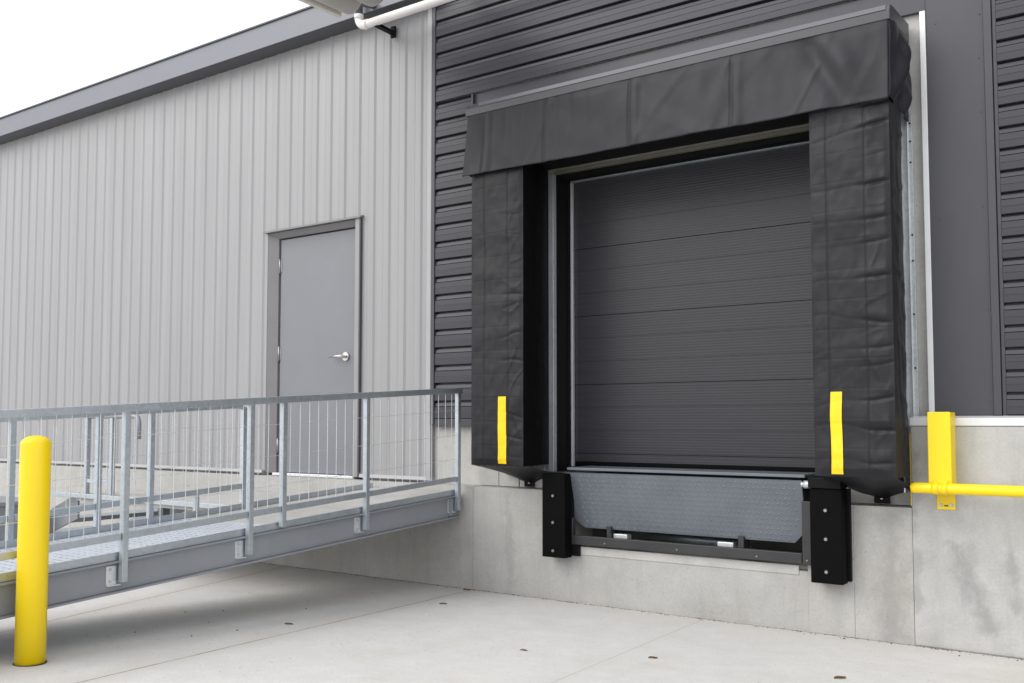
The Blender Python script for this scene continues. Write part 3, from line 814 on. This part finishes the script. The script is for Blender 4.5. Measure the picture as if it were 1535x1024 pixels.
m = MB(); m.tube([(xe + .075, yp, zc), (xe + .12, yp, zc)], .045, 20); m.tube([(xe, yp, zc + .07), (xe, yp, zc + .11)], .045, 20); m.build('elbow_collar', 'pvc', pp_)
m = MB(); m.tube([(xe, yp, zc + .112), (xe, yp, zc + .30)], .034, 16); m.build('drop_tube', 'soffit', pp_)
for cxp in (-6.02, -3.9):
    m = MB(); m.bar((cxp, yp, zc - .03), (cxp, 6.57, zc - .035), .045, .03); m.box(cxp - .025, cxp + .025, 6.555, 6.578, zc - .075, zc + .03)
    m.build('pipe_clamp', 'black', pp_)

# ------------------------------------------------------------------ dry leaves and debris
def leaf_mesh(L, W_, curl, mat):
    mb = MB()
    def fn(u, v):
        w = W_ * math.sin(math.pi * min(.98, u * .95 + .02)) ** .8
        return (L * (u - .5), w * (v - .5) * 2, .002 + curl * (abs(v - .5) * 2) ** 2 + .002 * math.sin(u * 5))
    mb.grid(8, 4, fn)
    o = mb.build('dry_leaf', mat)
    return o
spots = [(-4.68, 5.70, .75, .05), (-4.88, 4.36, .9, .05), (-5.00, 6.40, .5, .055), (-3.25, 4.70, 1.0, .04), (-2.57, 5.01, .8, .045), (-1.58, 5.22, 1.0, .06)]
txt = ['brown dry leaf on the open yard just below the corner joint', 'small tan leaf lying on the ground joint in front of the ramp', 'brown leaf lying against the wall base where a ground joint meets it',
       'tan leaf in the middle of the open yard near the bottom edge', 'thin dark leaf on the yard below the leveler', 'golden brown leaf at the bottom edge below the right bumper']
rsl = random.Random(11)
for (x, y, a, L), t in zip(spots, txt):
    o = leaf_mesh(L * 1.15, L * rsl.uniform(.2, .3), rsl.uniform(.003, .009), 'leaf'); o.location = (x, y, gz(y)); o.rotation_euler = (0, R(-2), R(20) + rsl.uniform(-.3, .5))
    tag(o, t, 'leaf', 'dry leaves on the yard')
deb = []
rs = random.Random(4)
for (x, y) in [(-6.3, 5.55), (-6.0, 6.35), (-5.45, 5.75), (-5.25, 4.85), (-5.6, 4.4), (-5.75, 4.2), (-5.5, 5.1), (-4.85, 5.35), (-5.0, 3.7), (-4.95, 4.0), (-5.3, 4.05), (-5.35, 3.55), (-1.9, 6.38), (-1.62, 6.42), (-1.2, 6.3), (-2.2, 6.42)]:
    m = MB(); n = 6; rr_ = rs.uniform(.005, .010)
    m.grid(6, 4, lambda u, v: (rr_ * math.cos(u * 6.283) * math.sin(v * 3.1416), .6 * rr_ * math.sin(u * 6.283) * math.sin(v * 3.1416), .5 * rr_ * (1 - math.cos(v * 3.1416) * -1) * .6 + .001))
    o = m.build('debris_crumb', 'twig', weld=True); o.location = (x, y, gz(y)); o.rotation_euler = (0, 0, rs.uniform(0, 3))
    tag(o, 'tiny dark crumb of debris lying on the concrete yard', 'debris', 'crumbs of debris on the yard')

gm = MB(); rg = random.Random(9)
def speck(x, y, r_):
    z = gz(y); a = rg.uniform(0, 6.28)
    p = [(x + r_ * math.cos(a + k * 2.1), y + r_ * math.sin(a + k * 2.1), z + .0005) for k in range(3)] + [(x, y, z + r_ * .7)]
    i = len(gm.v); gm.v += p
    for f_ in ((0, 1, 3), (1, 2, 3), (2, 0, 3)): gm.f.append(tuple(i + q for q in f_)); gm.sm.append(False)
for k in range(900): speck(rg.uniform(-9, -.3), YF - .012 - abs(rg.gauss(0, .03)), rg.uniform(.002, .007))
for k in range(500): speck(rg.uniform(-7, -3.9), rg.uniform(3.2, 6.4), rg.uniform(.001, .0042))
for k in range(350): speck(rg.uniform(-4, -.3), rg.uniform(4.2, 6.4), rg.uniform(.001, .0032))
go_ = gm.build('grit', 'twig'); go_['kind'] = 'stuff'; go_['label'] = 'fine dark grit scattered on the yard and along the wall base'; go_['category'] = 'grit'
for o in list(bpy.data.objects):
    if '_b' in o.keys(): del o['_b']

# ------------------------------------------------------------------ light, sky, camera
w = bpy.data.worlds.new('World'); sc.world = w; w.use_nodes = True
nt = w.node_tree; bg = nt.nodes['Background']
EL, AZ = R(38), R(-35)      # sun from behind-left of the camera
sk = nt.nodes.new('ShaderNodeTexSky'); sk.sky_type = 'NISHITA'; sk.sun_disc = False
sdir = Vector((-.5 * math.cos(EL) / .866, -.72 * math.cos(EL) / .866, math.sin(EL))).normalized()
sk.sun_elevation = EL; sk.sun_rotation = math.atan2(sdir.x, sdir.y)
sk.air_density = 1.0; sk.dust_density = 3.0; sk.ozone_density = 1.0
tcw = nt.nodes.new('ShaderNodeTexCoord')
cl_n = noise_node(nt, mapped(nt, tcw.outputs['Generated'], (1, 1, 2.5)), 2.2, 6, .6)
cloud = ramp_node(nt, cl_n, [(0.3, (9.5, 9.7, 10.2)), (0.7, (11.5, 11.5, 11.6))])
mixs = mix_col(nt, .88, sk.outputs[0], cloud)
nt.links.new(mixs, bg.inputs['Color']); bg.inputs['Strength'].default_value = .1
sun = bpy.data.lights.new('sun', 'SUN'); sun.energy = 1.25; sun.angle = R(48); sun.color = (1, .97, .93)
so = bpy.data.objects.new('sun', sun); COL.objects.link(so); so.rotation_euler = (-sdir).to_track_quat('-Z', 'Y').to_euler()
cam = bpy.data.cameras.new('camera'); co_ = bpy.data.objects.new('camera', cam); COL.objects.link(co_)
co_.location = (0, 0, 1.4); co_.rotation_euler = (R(93.2), 0, R(35.35))
cam.sensor_width = 36; cam.lens = 1445 / 1535 * 36; cam.shift_y = 40 / 1535; cam.clip_end = 500; cam.clip_start = .05
sc.camera = co_
sc.view_settings.view_transform = 'Standard'; sc.view_settings.look = 'None'; sc.view_settings.exposure = 0.53; sc.view_settings.gamma = 1
